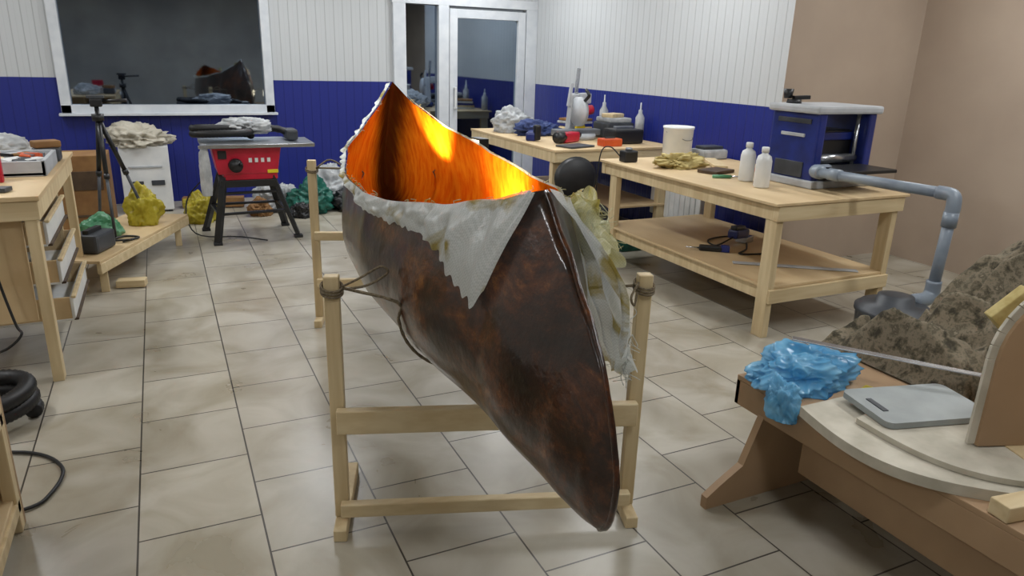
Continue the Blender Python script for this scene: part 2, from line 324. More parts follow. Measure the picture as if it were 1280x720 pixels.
def hp(s,x,z): return P0+AX*s+LT*x+Vector((0,0,z))
stations=[Ltot*(.5-.5*math.cos(math.pi*i/110)) for i in range(111)]
stations=sorted(set([round(s,4) for s in stations]+[S0,S1]))
b=B(); tb=bmesh.new(); n=14; rows=[]
for s in stations:
    sec=section(s,n); r=[]
    closed=(s<=S0 or s>=S1)
    tv=tb.verts.new(hp(s,0,sec[-1][1])) if closed else None
    for j in range(n,0,-1): r.append(tv if (closed and j==n) else tb.verts.new(hp(s,-sec[j][0],sec[j][1])))
    r.append(tb.verts.new(hp(s,0,sec[0][1])))
    for j in range(1,n+1): r.append(tv if (closed and j==n) else tb.verts.new(hp(s,sec[j][0],sec[j][1])))
    rows.append(r)
for a,c in zip(rows,rows[1:]):
    for j in range(2*n):
        vs=[]
        for v in (a[j],c[j],c[j+1],a[j+1]):
            if v not in vs: vs.append(v)
        if len(vs)>2: tb.faces.new(vs)
tb.normal_update()
fm=[f for f in tb.faces if f.calc_center_median().z<.66 and abs(f.calc_center_median().y-2.9)<.3][0]
if fm.normal.z>0: bmesh.ops.reverse_faces(tb,faces=tb.faces)
for rv,sg in ((rows[0],1),(rows[-1],-1)):
    vs=[]
    for v in rv:
        if v not in vs: vs.append(v)
    try:
        f=tb.faces.new(vs); f.normal_update()
        if f.normal.y*sg>0: f.normal_flip()
    except: pass
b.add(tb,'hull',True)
bead=[hp(s,0,lerp_tab(top,s)+.002) for s in [S0-.01-(S0-.01)*i/14 for i in range(15)]]+[hp(.0,0,.72),hp(.02,0,.65),hp(.06,0,.612)]
b.tube(bead,.007,'hull',seg=8,n=3,rough=.08)
def walk(s,dist,off):
    sec=section(s,40)[::-1]; d=0; p=sec[0]
    for q in sec[1:]:
        l=math.hypot(q[0]-p[0],q[1]-p[1])
        if d+l>=dist:
            t=(dist-d)/l; x=p[0]+(q[0]-p[0])*t; z=p[1]+(q[1]-p[1])*t; return x+off,z
        d+=l; p=q
    return p[0]+off,p[1]
def hang(s,dist,off):
    sec=section(s,40)[::-1]; d=0; p=sec[0]
    for q in sec[1:]:
        l=math.hypot(q[0]-p[0],q[1]-p[1])
        if q[0]<p[0]-1e-6 and p[0]>.05: return p[0]+off,p[1]-(dist-d)
        if d+l>=dist:
            t=(dist-d)/l; return p[0]+(q[0]-p[0])*t+off,p[1]+(q[1]-p[1])*t
        d+=l; p=q
    return p[0]+off,p[1]-(dist-d)
dl=[(.535,.004),(.545,.10),(.56,.26),(.58,.31),(.61,.30),(.66,.25),(.74,.18),(.84,.12),(.95,.09),(1.1,.075),(1.3,.065),(1.6,.05),(1.8,.02),(3.25,.012)]
def leftcloth(u,v):
    s=.535+(u**1.6)*2.715; d=lerp_tab(dl,s)*(1+.16*noise.noise(Vector((s*30,0,0))))
    x,z=walk(s,d*v,.008+.016*math.sin(v*3)*(1+1.5*noise.noise(Vector((s*16,v*2,3)))))
    return hp(s-.035*v*max(0,1-abs(s-.6)*6),-x,z+.004)
b.grid(leftcloth,280,16,'cloth')
dr=[(.5,.04),(.54,.18),(.58,.46),(.7,.60),(.95,.58),(1.1,.54),(1.25,.44),(1.38,.2),(1.7,.03),(3.25,.012)]
def rightcloth(u,v):
    s=.5+(u**1.4)*2.75; d=lerp_tab(dr,s)*(1+.10*noise.noise(Vector((s*16,5,0)))); fl=min(1,d/.3)
    x,z=hang(s,d*v,.012)
    x+=fl*v*(.135+.035*math.sin(s*30)+.04*noise.noise(Vector((s*9,v*5,1))))
    return hp(s+.03*fl*v*math.sin(s*20),x,z+.004)
b.grid(rightcloth,260,26,'cloth')
def tuft(u,v):
    s=.70+.40*u; d=.20+.06*noise.noise(Vector((u*9,0,4)))
    x,z=hang(s,d*v,.045)
    return hp(s,x+.05*v+.03*math.sin(v*6+u*9)+.03*noise.noise(Vector((u*11,v*8,2))),z+.02+.035*noise.noise(Vector((u*8,v*7,9))))
b.grid(tuft,80,34,'clothy')
for i in range(70):
    s=.56+.7*random.random(); d=lerp_tab(dr,s); x,z=hang(s,d*.97,.13); p=hp(s,x,z+.02)
    b.tube([p,p+Vector((random.uniform(-.01,.03),random.uniform(-.02,.02),-.03)),p+Vector((random.uniform(-.02,.05),random.uniform(-.03,.03),-.03-.04*random.random()))],.0011,'cloth',seg=4,n=3)
for i in range(40):
    s=.76+.32*random.random(); x,z=hang(s,.03+.16*random.random(),.07); p=hp(s,x,z+.02)
    b.tube([p,p+LT*.03+Vector((0,random.uniform(-.02,.02),random.uniform(-.01,.02))),p+LT*.06+Vector((0,random.uniform(-.04,.04),random.uniform(-.03,.02)))],.0012,'clothy',seg=4,n=3)
for i in range(70):
    s=S0+.03+(S1-S0-.04)*random.random(); T=lerp_tab(Tt,s); t=lerp_tab(top,s); sd=random.choice((-1,1)); p=hp(s,sd*T,t)
    b.tube([p,p+Vector((random.uniform(-.01,.01),random.uniform(-.01,.01),.010)),p+Vector((random.uniform(-.02,.02),random.uniform(-.02,.02),.006+.014*random.random()))],.0012,'clothy',seg=4,n=2)
canoe=b.done('canoe')
# stands
def stand(pl,pr,h,rails):
    pl=Vector(pl+(0,));pr=Vector(pr+(0,)); d=(pr-pl).normalized(); fw=Vector((-d.y,d.x,0)); b=B()
    for p in (pl,pr):
        b.bar(p+Vector((0,0,.045)),p+Vector((0,0,h)),.048,.04,'pine',up=fw)
        b.bar(p-fw*.10+Vector((0,0,.0225)),p+fw*.34+Vector((0,0,.0225)),.045,.045,'pine')
    for z,t in rails: b.bar(pl+Vector((0,0,z))-fw*.04,pr+Vector((0,0,z))-fw*.04,.035,t,'pineh',up=(0,0,1))
    return b,d,fw
def ropewind(b,x,y,z,k):
    for q in range(k):
        b.tube([(x+.034*math.cos(a),y+.034*math.sin(a),z+.010*q+.01*math.sin(a)) for a in [i*math.pi/6 for i in range(13)]],.004,'rope',n=2)
b,d,fw=stand((.431,2.209),(1.399,1.879),.925,[(.43,.085),(.09,.05)])
w=section(.98,14)
b.tube([(.455,2.20,.885)]+[tuple(hp(.98,-x-.008,z-.008)) for x,z in reversed(w[2:9])]+[tuple(hp(.98,x+.008,z-.008)) for x,z in w[2:9]]+[(1.375,1.885,.885)],.0045,'rope',rough=.25,n=3)
ropewind(b,.431,2.209,.87,3); ropewind(b,1.399,1.879,.87,3)
b.tube([(.46,2.19,.89),(.52,2.20,.91),(.58,2.17,.95),(.60,2.16,.93),(.54,2.18,.89),(.47,2.19,.88)],.004,'rope')
b.tube([(1.37,1.87,.9),(1.33,1.85,.86),(1.345,1.85,.83),(1.36,1.86,.87)],.004,'rope')
b.done('sawhorse_stand')
b,d,fw=stand((.753,4.268),(1.70,3.945),1.0,[(.56,.05),(.27,.05)])
w=section(3.06,14)
b.tube([(.775,4.26,.955)]+[tuple(hp(3.06,-x-.010,z-.008)) for x,z in reversed(w[2:9])]+[tuple(hp(3.06,x+.010,z-.008)) for x,z in w[2:9]]+[(1.68,3.95,.955)],.005,'rope',rough=.25,n=3)
ropewind(b,.753,4.268,.94,2); b.tube([(.78,4.25,.96),(.85,4.25,1.0),(.9,4.2,.98),(.93,4.2,.95)],.005,'rope')
b.done('sawhorse_stand.001')
# work lamp and an added unseen one behind the hull, shining through the laminate
b=B(); b.box((1.70,3.945,1.025),(.07,.07,.05),'black'); b.cyl((1.70,3.945,1.03),(1.68,3.93,1.10),.01,.01,'black')
b.box((1.66,3.93,1.10),(.06,.12,.09),'black',rot=(0,0,.1)); b.box((1.627,3.927,1.10),(.008,.10,.07),'lampglow',rot=(0,0,.1)); b.done('work_lamp')
def spot(name,loc,tgt,e,ang,col,blend=.6,r=.03):
    l=bpy.data.lights.new(name,'SPOT'); l.energy=e; l.spot_size=math.radians(ang); l.spot_blend=blend; l.color=col; l.shadow_soft_size=r
    o=bpy.data.objects.new(name,l); o.location=loc; o.rotation_euler=(Vector(tgt)-Vector(loc)).to_track_quat('-Z','Y').to_euler(); COL.objects.link(o)
spot('work_lamp_light',(1.60,3.93,1.12),(1.33,3.90,1.20),46,95,(1,.72,.38))
b=B(); lx,ly=1.80,2.95  # second lamp, unseen, added to spread the glow along the right hull wall
b.cyl((lx,ly,.05),(lx,ly,.80),.012,.012,'black')
for i in range(3):
    a=i*2.094+.4; b.bar((lx,ly,.22),(lx+.2*math.cos(a),ly+.2*math.sin(a),.008),.02,.012,'black')
b.box((lx-.03,ly,.84),(.06,.24,.13),'black',bev=.01); b.box((lx-.064,ly,.84),(.008,.21,.10),'lampglow'); b.done('added_glow_lamp')
spot('added_glow_light',(lx-.09,ly,.86),(1.35,3.05,1.02),80,135,(1,.74,.42),.8,.06)
# ---------------------------------------------------------------- two tier table right
b=B(); X0,X1,Y0,Y1=3.13,4.26,3.02,4.95
b.box(((X0+X1)/2,(Y0+Y1)/2,.831),(X1-X0,Y1-Y0,.018),'ply')
b.box((X0+.06,(Y0+Y1)/2,.775),(.045,Y1-Y0-.04,.09),'pine'); b.box((X1-.06,(Y0+Y1)/2,.775),(.045,Y1-Y0-.04,.09),'pine')
for y in (Y0+.03,Y1-.03): b.box(((X0+X1)/2,y,.775),(X1-X0-.06,.045,.09),'pineh')
for x in (X0+.07,X1-.08):
    for y in (Y0+.07,(Y0+Y1)/2+.8): b.box((x,y,.41),(.05,.09,.82),'pine')
b.box(((X0+X1)/2,(Y0+Y1)/2,.318),(X1-X0-.1,Y1-Y0-.06,.018),'ply')
b.box((X0+.10,(Y0+Y1)/2,.265),(.045,Y1-Y0-.1,.085),'pine'); b.box((X1-.1,(Y0+Y1)/2,.265),(.045,Y1-Y0-.1,.085),'pine')
for y in (Y0+.03,Y1-.05): b.box(((X0+X1)/2,y,.265),(X1-X0-.1,.04,.085),'pineh')
b.done('two_tier_table')
b=B(); X0,X1,Y0,Y1=3.0,4.3,5.45,7.35
b.box(((X0+X1)/2,(Y0+Y1)/2,.84),(X1-X0,Y1-Y0,.022),'ply')
for y in (Y0+.03,Y1-.05): b.box(((X0+X1)/2,y,.785),(X1-X0-.06,.045,.09),'pineh')
b.box((X0+.03,(Y0+Y1)/2,.785),(.045,Y1-Y0-.02,.09),'pine')
for x in (X0+.07,X1-.08):
    for y in (Y0+.09,Y1-.1): b.box((x,y,.415),(.1,.06,.83),'pine')
b.box(((X0+X1)/2,(Y0+Y1)/2,.3),(X1-X0-.1,Y1-Y0-.1,.02),'ply'); b.done('workbench')
ZT=.841
for x,y in ((3.55,3.74),(3.46,3.50)):
    B().lathe((x,y,ZT),[(.045,0),(.05,.01),(.05,.17),(.042,.2),(.02,.215),(.02,.225)],'white').lathe((x,y,ZT+.225),[(.024,0),(.024,.03),(.02,.033)],'white').done('plastic_bottle')
B().lathe((3.78,4.80,ZT),[(.105,0),(.115,.01),(.12,.24),(.126,.245),(.126,.262),(.118,.262),(.11,.255)],'white').tube([(3.78-.122,4.80,ZT+.22),(3.74,4.69,ZT+.17),(3.78,4.675,ZT+.16),(3.84,4.69,ZT+.17),(3.90,4.80,ZT+.22)],.003,'gray').done('paint_bucket')
# thickness planer
b=B(); x0,x1,y0,y1=3.74,4.26,3.36,3.76
b.box(((x0+x1)/2,(y0+y1)/2,.866),(x1-x0+.04,y1-y0+.06,.05),'lgray',bev=.01)
b.box((x0+.035,(y0+y1)/2,1.10),(.07,y1-y0,.43),'blue',bev=.015); b.box((x1-.035,(y0+y1)/2,1.10),(.07,y1-y0,.43),'blue',bev=.015)
b.box((x0-.003,(y0+y1)/2,1.17),(.01,.2,.022),'lgray'); b.box((x0-.003,(y0+y1)/2,1.26),(.01,.28,.03),'dgray')
b.box((x0-.002,(y0+y1)/2,.95),(.012,.24,.1),'dgray')
b.box(((x0+x1)/2,(y0+y1)/2,1.335),(x1-x0+.07,y1-y0+.03,.05),'lgray',bev=.018)
b.box(((x0+x1)/2,(y0+y1)/2+.04,1.10),(x1-x0-.14,y1-y0-.14,.20),'black',bev=.02); b.box(((x0+x1)/2,y0+.12,1.16),(x1-x0-.16,.05,.05),'blue',bev=.01)
b.cyl((x0+.08,y0+.07,1.02),(x1-.08,y0+.07,1.02),.03,.03,'steel'); b.cyl((x0+.1,y0+.06,.88),(x0+.1,y0+.06,1.31),.014,.014,'steel'); b.cyl((x1-.1,y0+.06,.88),(x1-.1,y0+.06,1.31),.014,.014,'steel')
b.box(((x0+x1)/2,y0-.12,.975),(x1-x0-.12,.28,.022),'black',bev=.006); b.box(((x0+x1)/2,(y0+y1)/2,.92),(x1-x0-.14,y1-y0,.08),'dgray')
hx0,hy0=x0+.07,y1-.10
b.cyl((hx0,hy0,1.355),(hx0,hy0,1.385),.05,.045,'black'); b.bar((hx0-.01,hy0,1.395),(hx0+.10,hy0-.03,1.40),.04,.025,'black'); b.cyl((hx0-.03,hy0+.03,1.39),(hx0-.03,hy0+.03,1.45),.026,.034,'black')
b.done('thickness_planer')
b=B(); pr=.03
b.tube([(3.86,3.345,.955),(3.74,3.33,.96),(3.71,3.26,.96)],.042,'pipe',seg=16)
b.cyl((3.71,3.30,.96),(3.745,2.47,.97),pr,pr,'pipe'); b.cyl((3.715,3.20,.962),(3.718,3.12,.962),.037,.037,'pipe')
b.tube([(3.745,2.50,.97),(3.75,2.42,.965),(3.745,2.40,.92),(3.742,2.40,.86)],.037,'pipe',seg=16)
b.cyl((3.743,2.4,.9),(3.72,2.40,.40),pr,pr,'pipe'); b.cyl((3.742,2.4,.88),(3.74,2.4,.80),.038,.038,'pipe')
b.tube([(3.722,2.4,.50),(3.72,2.4,.43),(3.68,2.4,.40),(3.6,2.41,.395)],.04,'pipe',seg=16)
b.lathe((3.46,2.42,0),[(.15,0),(.17,.02),(.185,.34),(.195,.345),(.195,.37),(.18,.372),(.17,.39),(.10,.395),(.09,.44),(.05,.445)],'dgray')
b.done('dust_extractor')
b=B() 
for i in range(10): b.box((4.28,5.02+i*.075,.40),(.07,.068,.44),'white',bev=.012)
b.cyl((4.28,4.99,.22),(4.28,5.75,.22),.015,.015,'white'); b.box((4.325,5.4,.35),(.05,.6,.04),'white'); b.done('radiator')
# office chair
b=B(); cx,cy=3.16,5.17
b.lathe((cx,cy,.34),[(.15,0),(.20,.02),(.21,.05),(.19,.07),(.02,.075)],'black')
b.lathe((0,0,0),[(.02,-.03),(.15,-.025),(.205,-.005),(.21,.01),(.17,.03),(.02,.035)],'black')
b.bm.verts.ensure_lookup_table(); nv=28*6
mb=Matrix.Translation((cx,cy+.18,.62))@Matrix.Diagonal((1,1,.88,1))@Matrix.Rotation(math.radians(84),4,'X')
for v in b.bm.verts[-nv:]: v.co=mb@v.co
b.bar((cx,cy+.15,.36),(cx,cy+.2,.58),.05,.02,'black'); b.cyl((cx,cy,.12),(cx,cy,.35),.025,.025,'black')
for i in range(5):
    a=i*1.2566+.3; ex,ey=cx+.22*math.cos(a),cy+.22*math.sin(a); b.bar((cx,cy,.13),(ex,ey,.075),.04,.03,'black'); b.cyl((ex-.012,ey,.028),(ex+.012,ey,.028),.028,.028,'black')
b.done('office_chair')
# ---------------------------------------------------------------- table clutter
b=B(); b.crumple((3.5,4.40,ZT),(.36,.2,.10),'foam',5,amp=.5,fr=4); b.done('crumpled_rag')
B().box((3.86,4.42,ZT+.014),(.1,.46,.025),'pine',rot=(0,0,-.5)).done('wood_plank')
B().box((3.60,4.10,ZT+.012),(.24,.16,.022),'dark',rot=(0,0,.3)).done('dark_board')
B().box((3.98,4.05,ZT+.006),(.14,.2,.008),'orange',rot=(0,0,.3)).done('sandpaper_sheet')
b=B(); b.box((3.27,4.74,ZT+.045),(.12,.09,.088),'black',bev=.012); b.cyl((3.27,4.74,ZT+.09),(3.27,4.74,ZT+.11),.03,.025,'gray')
b.tube([(3.22,4.76,.87),(3.15,4.82,.95),(3.09,4.86,.9),(3.08,4.88,.6),(3.07,4.86,.3),(3.06,4.8,.02)],.005,'rubber'); b.done('power_adapter')
B().tube([(3.4,3.9,ZT+.012),(3.52,3.85,ZT+.012)],.012,'green',n=1).tube([(3.52,3.85,ZT+.012),(3.64,3.80,ZT+.012)],.006,'steel',n=1).done('chisel')
B().box((4.08,4.76,ZT+.04),(.26,.18,.078),'whitebag',bev=.02).box((4.08,4.76,ZT+.09),(.2,.12,.03),'dgray',bev=.01).done('sander')
b=B(); b.box((3.42,3.86,.348),(.05,.16,.04),'black',rot=(0,0,.9),bev=.012); b.box((3.50,3.80,.352),(.05,.06,.045),'blue',rot=(0,0,.9)); b.cyl((3.36,3.9,.345),(3.28,3.96,.345),.007,.004,'steel'); b.done('glue_gun')
b=B(); b.box((3.75,3.95,.41),(.22,.08,.07),'blue',bev=.02,rot=(0,.1,.4)); b.box((3.72,3.93,.46),(.16,.05,.03),'black',bev=.012,rot=(0,.1,.4)); b.box((3.85,3.99,.352),(.12,.09,.045),'steel',rot=(0,0,.4))
b.tube([(3.66,3.9,.40),(3.55,3.95,.335),(3.6,4.1,.335),(3.8,4.15,.335),(3.9,4.05,.335),(3.7,3.8,.335),(3.55,3.7,.335),(3.8,3.62,.335)],.006,'rubber'); b.done('jigsaw')
B().bar((3.35,3.55,.333),(4.0,3.1,.333),.05,.008,'lgray').done('aluminium_ruler')
B().box((3.62,5.16,.08),(.24,.18,.16),'dgreen',bev=.02).done('storage_box')
# ---------------------------------------------------------------- far bench clutter
Z0=.851
b=B(); b.crumple((3.28,6.95,Z0),(.40,.32,.24),'whitebag',2,amp=.35); b.done('white_plastic_bag')
b=B(); b.crumple((3.42,6.58,Z0),(.44,.22,.14),'jacket',4,amp=.45); b.done('work_jacket')
b=B(); bx,by=3.68,6.22
b.cyl((bx,by,Z0),(bx,by,Z0+.05),.17,.17,'lgray'); b.box((bx,by+.05,Z0+.06),(.5,.12,.06),'gray',bev=.01)
b.bar((bx,by+.18,Z0+.04),(bx,by+.12,Z0+.42),.07,.08,'lgray'); b.bar((bx+.02,by+.14,Z0+.3),(bx+.05,by+.14,Z0+.66),.03,.03,'steel'); b.bar((bx-.05,by+.14,Z0+.3),(bx-.02,by+.14,Z0+.52),.03,.03,'lgray')
b.cyl((bx-.03,by,Z0+.26),(bx+.02,by,Z0+.26),.14,.14,'lgray',seg=28); b.cyl((bx+.02,by,Z0+.26),(bx+.14,by,Z0+.28),.05,.045,'red'); b.tube([(bx,by-.08,Z0+.36),(bx,by-.16,Z0+.42),(bx,by-.1,Z0+.47)],.016,'black'); b.box((bx+.1,by+.1,Z0+.38),(.12,.1,.1),'lgray',bev=.015); b.done('mitre_saw')
b=B(); b.box((3.42,5.95,Z0+.05),(.25,.1,.09),'red',bev=.02,rot=(0,0,.5)); b.cyl((3.50,6.0,Z0+.06),(3.58,6.04,Z0+.06),.045,.03,'black'); b.cyl((3.33,5.9,Z0+.055),(3.24,5.86,Z0+.055),.05,.05,'black'); b.done('angle_grinder')
b=B(); b.box((3.16,6.2,Z0+.04),(.22,.1,.08),'blue',bev=.02,rot=(0,0,1)); b.box((3.16,6.1,Z0+.08),(.06,.06,.14),'black',bev=.015); b.done('cordless_drill')
b=B(); b.box((3.92,5.80,Z0+.07),(.32,.22,.13),'black',bev=.02); b.box((3.92,5.80,Z0+.145),(.2,.05,.025),'gray'); b.done('tool_case')
b=B(); b.box((4.1,6.25,Z0+.08),(.3,.3,.155),'dgray',bev=.02); b.box((4.1,6.25,Z0+.18),(.26,.26,.045),'whitebag',bev=.015); b.box((4.08,6.24,Z0+.22),(.2,.14,.04),'pine',bev=.01,rot=(0,0,.4)); b.done('power_tool_case')
B().box((3.66,5.62,Z0+.035),(.20,.12,.07),'orange',bev=.012).box((3.66,5.62,Z0+.073),(.1,.03,.012),'black').done('screw_organizer')
b=B()
for i in range(5): b.box((4.0+.01*i,6.90,Z0+.014+.028*i),(.34-.02*i,.26,.024),['white','pine','blue','whitebag','card'][i],rot=(0,0,.1*i))
b.done('stacked_boards')
for x,y,h in ((4.2,6.6,.40),(4.24,6.0,.36),(4.25,7.2,.3)):
    B().lathe((x,y,Z0),[(.045,0),(.045,h*.6),(.02,h*.72),(.02,h*.8),(.008,h*.82),(.006,h)],'whitebag').done('sealant_tube')
B().box((3.3,5.62,Z0+.01),(.3,.2,.015),'dgray',rot=(0,0,.3)).done('metal_plate')
B().box((3.88,6.58,Z0+.05),(.1,.14,.1),'yplas',bev=.01).done('glue_carton')
# ---------------------------------------------------------------- left workbench with drawers
b=B(); X0,X1,Y0,Y1,zt=-1.75,-.55,3.88,5.5,.93
b.box(((X0+X1)/2,(Y0+Y1)/2,zt-.012),(X1-X0,Y1-Y0,.024),'ply')
for x in (X1-.05,X0+.05):
    for y in (Y0+.05,Y1-.05): b.box((x,y,(zt-.024)/2),(.05,.07,zt-.024),'pine')
b.box(((X0+X1)/2,Y0+.03,zt-.07),(X1-X0-.02,.04,.09),'pineh'); b.box((X1-.03,(Y0+Y1)/2,zt-.07),(.04,Y1-Y0-.1,.09),'pine')
b.box(((X0+X1)/2-.04,Y0+.10,.60),(X1-X0-.12,.02,.60),'ply')
b.box((-.97,Y0+.72,.52),(.02,1.2,.72),'ply'); b.box((-.60,Y0+.95,.52),(.02,.02,.72),'pine')
for i,z in enumerate((.70,.50,.30)):
    yy=Y0+.60; xx=-.67+.03*i
    b.box((xx-.12,yy,z-.06),(.42,.72,.012),'white')
    b.box((xx+.09,yy,z),(.016,.72,.12),'white'); b.box((xx-.12,yy-.35,z),(.42,.016,.12),'ply'); b.box((xx-.12,yy+.35,z),(.42,.016,.12),'ply')
    b.box((xx+.1,yy,z+.06),(.022,.72,.014),'pine'); b.box((xx+.1,yy,z-.058),(.022,.72,.014),'dark')
b.tube([(-.9,3.86,.95),(-.78,3.85,.93),(-.76,3.84,.6),(-.72,3.82,.35),(-.70,3.8,.3),(-.76,3.8,.24),(-.85,3.82,.2)],.006,'rubber')
b.done('drawer_workbench')
zt=.931
b=B(); b.crumple((-.90,5.26,zt),(.32,.26,.15),'whitebag',8); b.done('white_plastic_bag')
b=B(); b.box((-.80,4.72,zt+.012),(.44,.5,.02),'lgray')
for sx in (-1,1): b.box((-.80+sx*.21,4.72,zt+.04),(.02,.5,.08),'lgray')
for sy in (-1,1): b.box((-.80,4.72+sy*.24,zt+.04),(.44,.02,.08),'lgray')
for i in range(16):
    k=['white','orange','black','lgray','dgray','steel','pine','card'][i%8]; b.box((-.80+random.uniform(-.15,.15),4.72+random.uniform(-.18,.18),zt+.06),(.11,.05,.04),k,rot=(random.random()*.3,0,random.random()*3))
b.done('tool_tray')
b=B(); b.box((-.82,4.32,zt+.08),(.15,.04,.16),'red',bev=.008); b.box((-.82,4.297,zt+.08),(.11,.008,.11),'lgray'); b.done('parts_package')
b=B(); b.box((-.64,5.08,zt+.04),(.14,.14,.08),'dgray',bev=.015); b.box((-.64,5.08,zt+.10),(.14,.1,.04),'card',bev=.01,rot=(0,0,.4)); b.done('battery_charger')
B().box((-.98,4.10,zt+.016),(.28,.12,.03),'black',rot=(0,0,.3),bev=.01).box((-.74,4.04,zt+.012),(.12,.07,.02),'dgray',rot=(0,0,-.3)).done('multimeter')
# low bench
b=B(); p1=Vector((-.46,5.25,.235)); p2=Vector((.12,6.62,.235)); d=(p2-p1).normalized(); nn=Vector((-d.y,d.x,0)); c=(p1+p2)/2+nn*.26
an=math.atan2(d.y,d.x)
b.box(c,((p2-p1).length,.5,.02),'ply',rot=(0,0,an))
b.bar(p1+nn*.02-Vector((0,0,.045)),p2+nn*.02-Vector((0,0,.045)),.03,.07,'pineh'); b.bar(p1+nn*.5-Vector((0,0,.045)),p2+nn*.5-Vector((0,0,.045)),.03,.07,'pineh')
for q in (p1+d*.12,p2-d*.12):
    for o_ in (.06,.45): b.bar(Vector((q.x,q.y,.0))+nn*o_,Vector((q.x,q.y,.225))+nn*o_,.05,.05,'pine')
b.bar(Vector((-.40,5.45,.03)),Vector((-.22,5.42,.03)),.09,.05,'pineh')
b.done('low_bench')
def onb(t,o): return p1+d*t+nn*o+Vector((0,0,.011))
b=B(); b.crumple(onb(.66,.32),(.28,.22,.17),'green',1); b.done('green_plastic_bag')
b=B(); b.crumple(onb(1.10,.20),(.25,.2,.30),'yellow',2,amp=.35); b.done('yellow_plastic_bag')
b=B(); q=onb(.28,.18); b.box(q+Vector((0,0,.066)),(.26,.18,.125),'dgray',rot=(0,0,an),bev=.02); b.box(q+Vector((0,0,.14)),(.18,.04,.03),'black',rot=(0,0,an)); b.done('battery_case')
b=B(); q=onb(.48,.08); b.tube([q+Vector((0,0,.01)),q+Vector((.1,.1,.012)),q+Vector((.0,.16,.012)),q+Vector((-.08,.05,.012)),q+Vector((.06,.0,.02))],.008,'rubber'); b.done('coiled_cable')
b=B(); b.crumple(onb(1.34,.3),(.2,.2,.12),'whitebag',12); b.done('white_rag')
b=B(); b.crumple((.24,7.45,0),(.30,.3,.26),'yellow',7,amp=.4); b.done('yellow_plastic_bag')
b=B(); b.box((-.66,7.2,.36),(.40,.4,.70),'card',bev=.006); b.box((-.66,6.995,.50),(.3,.01,.16),'dark'); b.box((-.66,6.995,.2),(.34,.01,.02),'dark'); b.done('cardboard_box')
b=B(); b.box((-.20,8.2,.34),(.44,.42,.64),'white',bev=.012)
for sx in (-.18,.18):
    for sy in (-.17,.17): b.box((-.20+sx,8.2+sy,.012),(.04,.04,.024),'dgray')
b.box((-.20,7.985,.46),(.3,.01,.02),'lgray'); b.box((-.10,7.985,.30),(.12,.01,.05),'dgray'); b.box((-.28,7.985,.30),(.10,.01,.04),'dgray')
b.crumple((-.22,8.15,.65),(.50,.40,.20),'foamw',4,amp=.5); b.done('storage_cabinet')
# tripod
b=B(); ap=Vector((-.42,6.12,1.12))
for fx,fy in ((-.17,6.30),(-.40,5.87),(-.52,6.25)):
    e=Vector((fx,fy,.247)); m=ap.lerp(e,.5); b.cyl(ap+Vector((0,0,-.03)),m,.018,.016,'black'); b.cyl(m,e,.012,.010,'dgray'); b.cyl(m+ (e-ap)*-.02,m+(e-ap)*.02,.021,.021,'black'); b.cyl(e,e+Vector((0,0,.012)),.016,.016,'black')
b.cyl(ap+Vector((0,0,-.35)),ap+Vector((0,0,.06)),.015,.015,'black'); b.cyl(ap+Vector((0,0,-.05)),ap+Vector((0,0,0)),.04,.04,'black'); b.box(ap+Vector((0,0,.08)),(.08,.06,.06),'black',bev=.012); b.box(ap+Vector((0,0,.12)),(.11,.06,.02),'dgray'); b.cyl(ap+Vector((.03,0,.09)),ap+Vector((.2,-.06,.10)),.008,.012,'black')
b.done('camera_tripod')
# ---------------------------------------------------------------- table saw
b=B(); cx,cy=.62,6.72
b.box((cx,cy,.83),(.72,.52,.025),'gray',bev=.005); b.box((cx+.46,cy,.825),(.2,.50,.02),'gray',bev=.004); b.bar((cx-.38,cy-.28,.825),(cx+.55,cy-.28,.825),.02,.03,'steel')
b.box((cx+.0,cy,.70),(.56,.44,.24),'red',bev=.012,taper=(.86,.9)); b.box((cx+.02,cy,.56),(.44,.38,.06),'red',bev=.01)
for i in range(4): b.box((cx+.02+.05*i,cy-.214,.70),(.026,.006,.036),'white',rot=(.09,0,0),bev=0)
b.cyl((cx-.1,cy-.2,.66),(cx-.1,cy-.27,.66),.06,.055,'black'); b.cyl((cx-.06,cy-.27,.68),(cx-.06,cy-.31,.68),.012,.012,'black')
b.box((cx-.2,cy-.21,.75),(.07,.03,.07),'black',bev=.01); b.box((cx+.2,cy-.2,.60),(.09,.02,.03),'yplas'); b.box((cx-.05,cy-.2,.765),(.2,.02,.02),'black')
feet=[(-.30,-.28),(.38,-.20),(-.36,.30),(.34,.30)]
tops=[(-.2,-.16),(.2,-.16),(-.2,.16),(.2,.16)]
for (fx,fy),(tx,ty) in zip(feet,tops):
    b.bar((cx+tx,cy+ty,.56),(cx+fx,cy+fy,.02),.06,.035,'black'); b.box((cx+fx,cy+fy,.012),(.07,.07,.024),'rubber')
def L_(i,j,z):
    t=(.56-z)/.54; a=[cx+tops[i][0]+(feet[i][0]-tops[i][0])*t,cy+tops[i][1]+(feet[i][1]-tops[i][1])*t,z]; c=[cx+tops[j][0]+(feet[j][0]-tops[j][0])*t,cy+tops[j][1]+(feet[j][1]-tops[j][1])*t,z]; b.bar(a,c,.035,.02,'black')
for i,j in ((0,1),(2,3),(0,2),(1,3)): L_(i,j,.25)
L_(0,1,.42); b.box((cx,cy,.5),(.46,.4,.06),'black')
pts=[]
for i in range(26):
    a=i/26*2*math.pi*1.6; r=.2+.02*math.sin(i); pts.append((cx-.16+r*1.1*math.cos(a),cy-.02+r*.7*math.sin(a),.885+.022*(i/8)))
pts+= [(cx+.1,cy-.05,.95),(cx+.3,cy+.05,.93),(cx+.42,cy+.0,.88)]
b.tube(pts,.028,'rubber',seg=12,n=5,rough=.16)
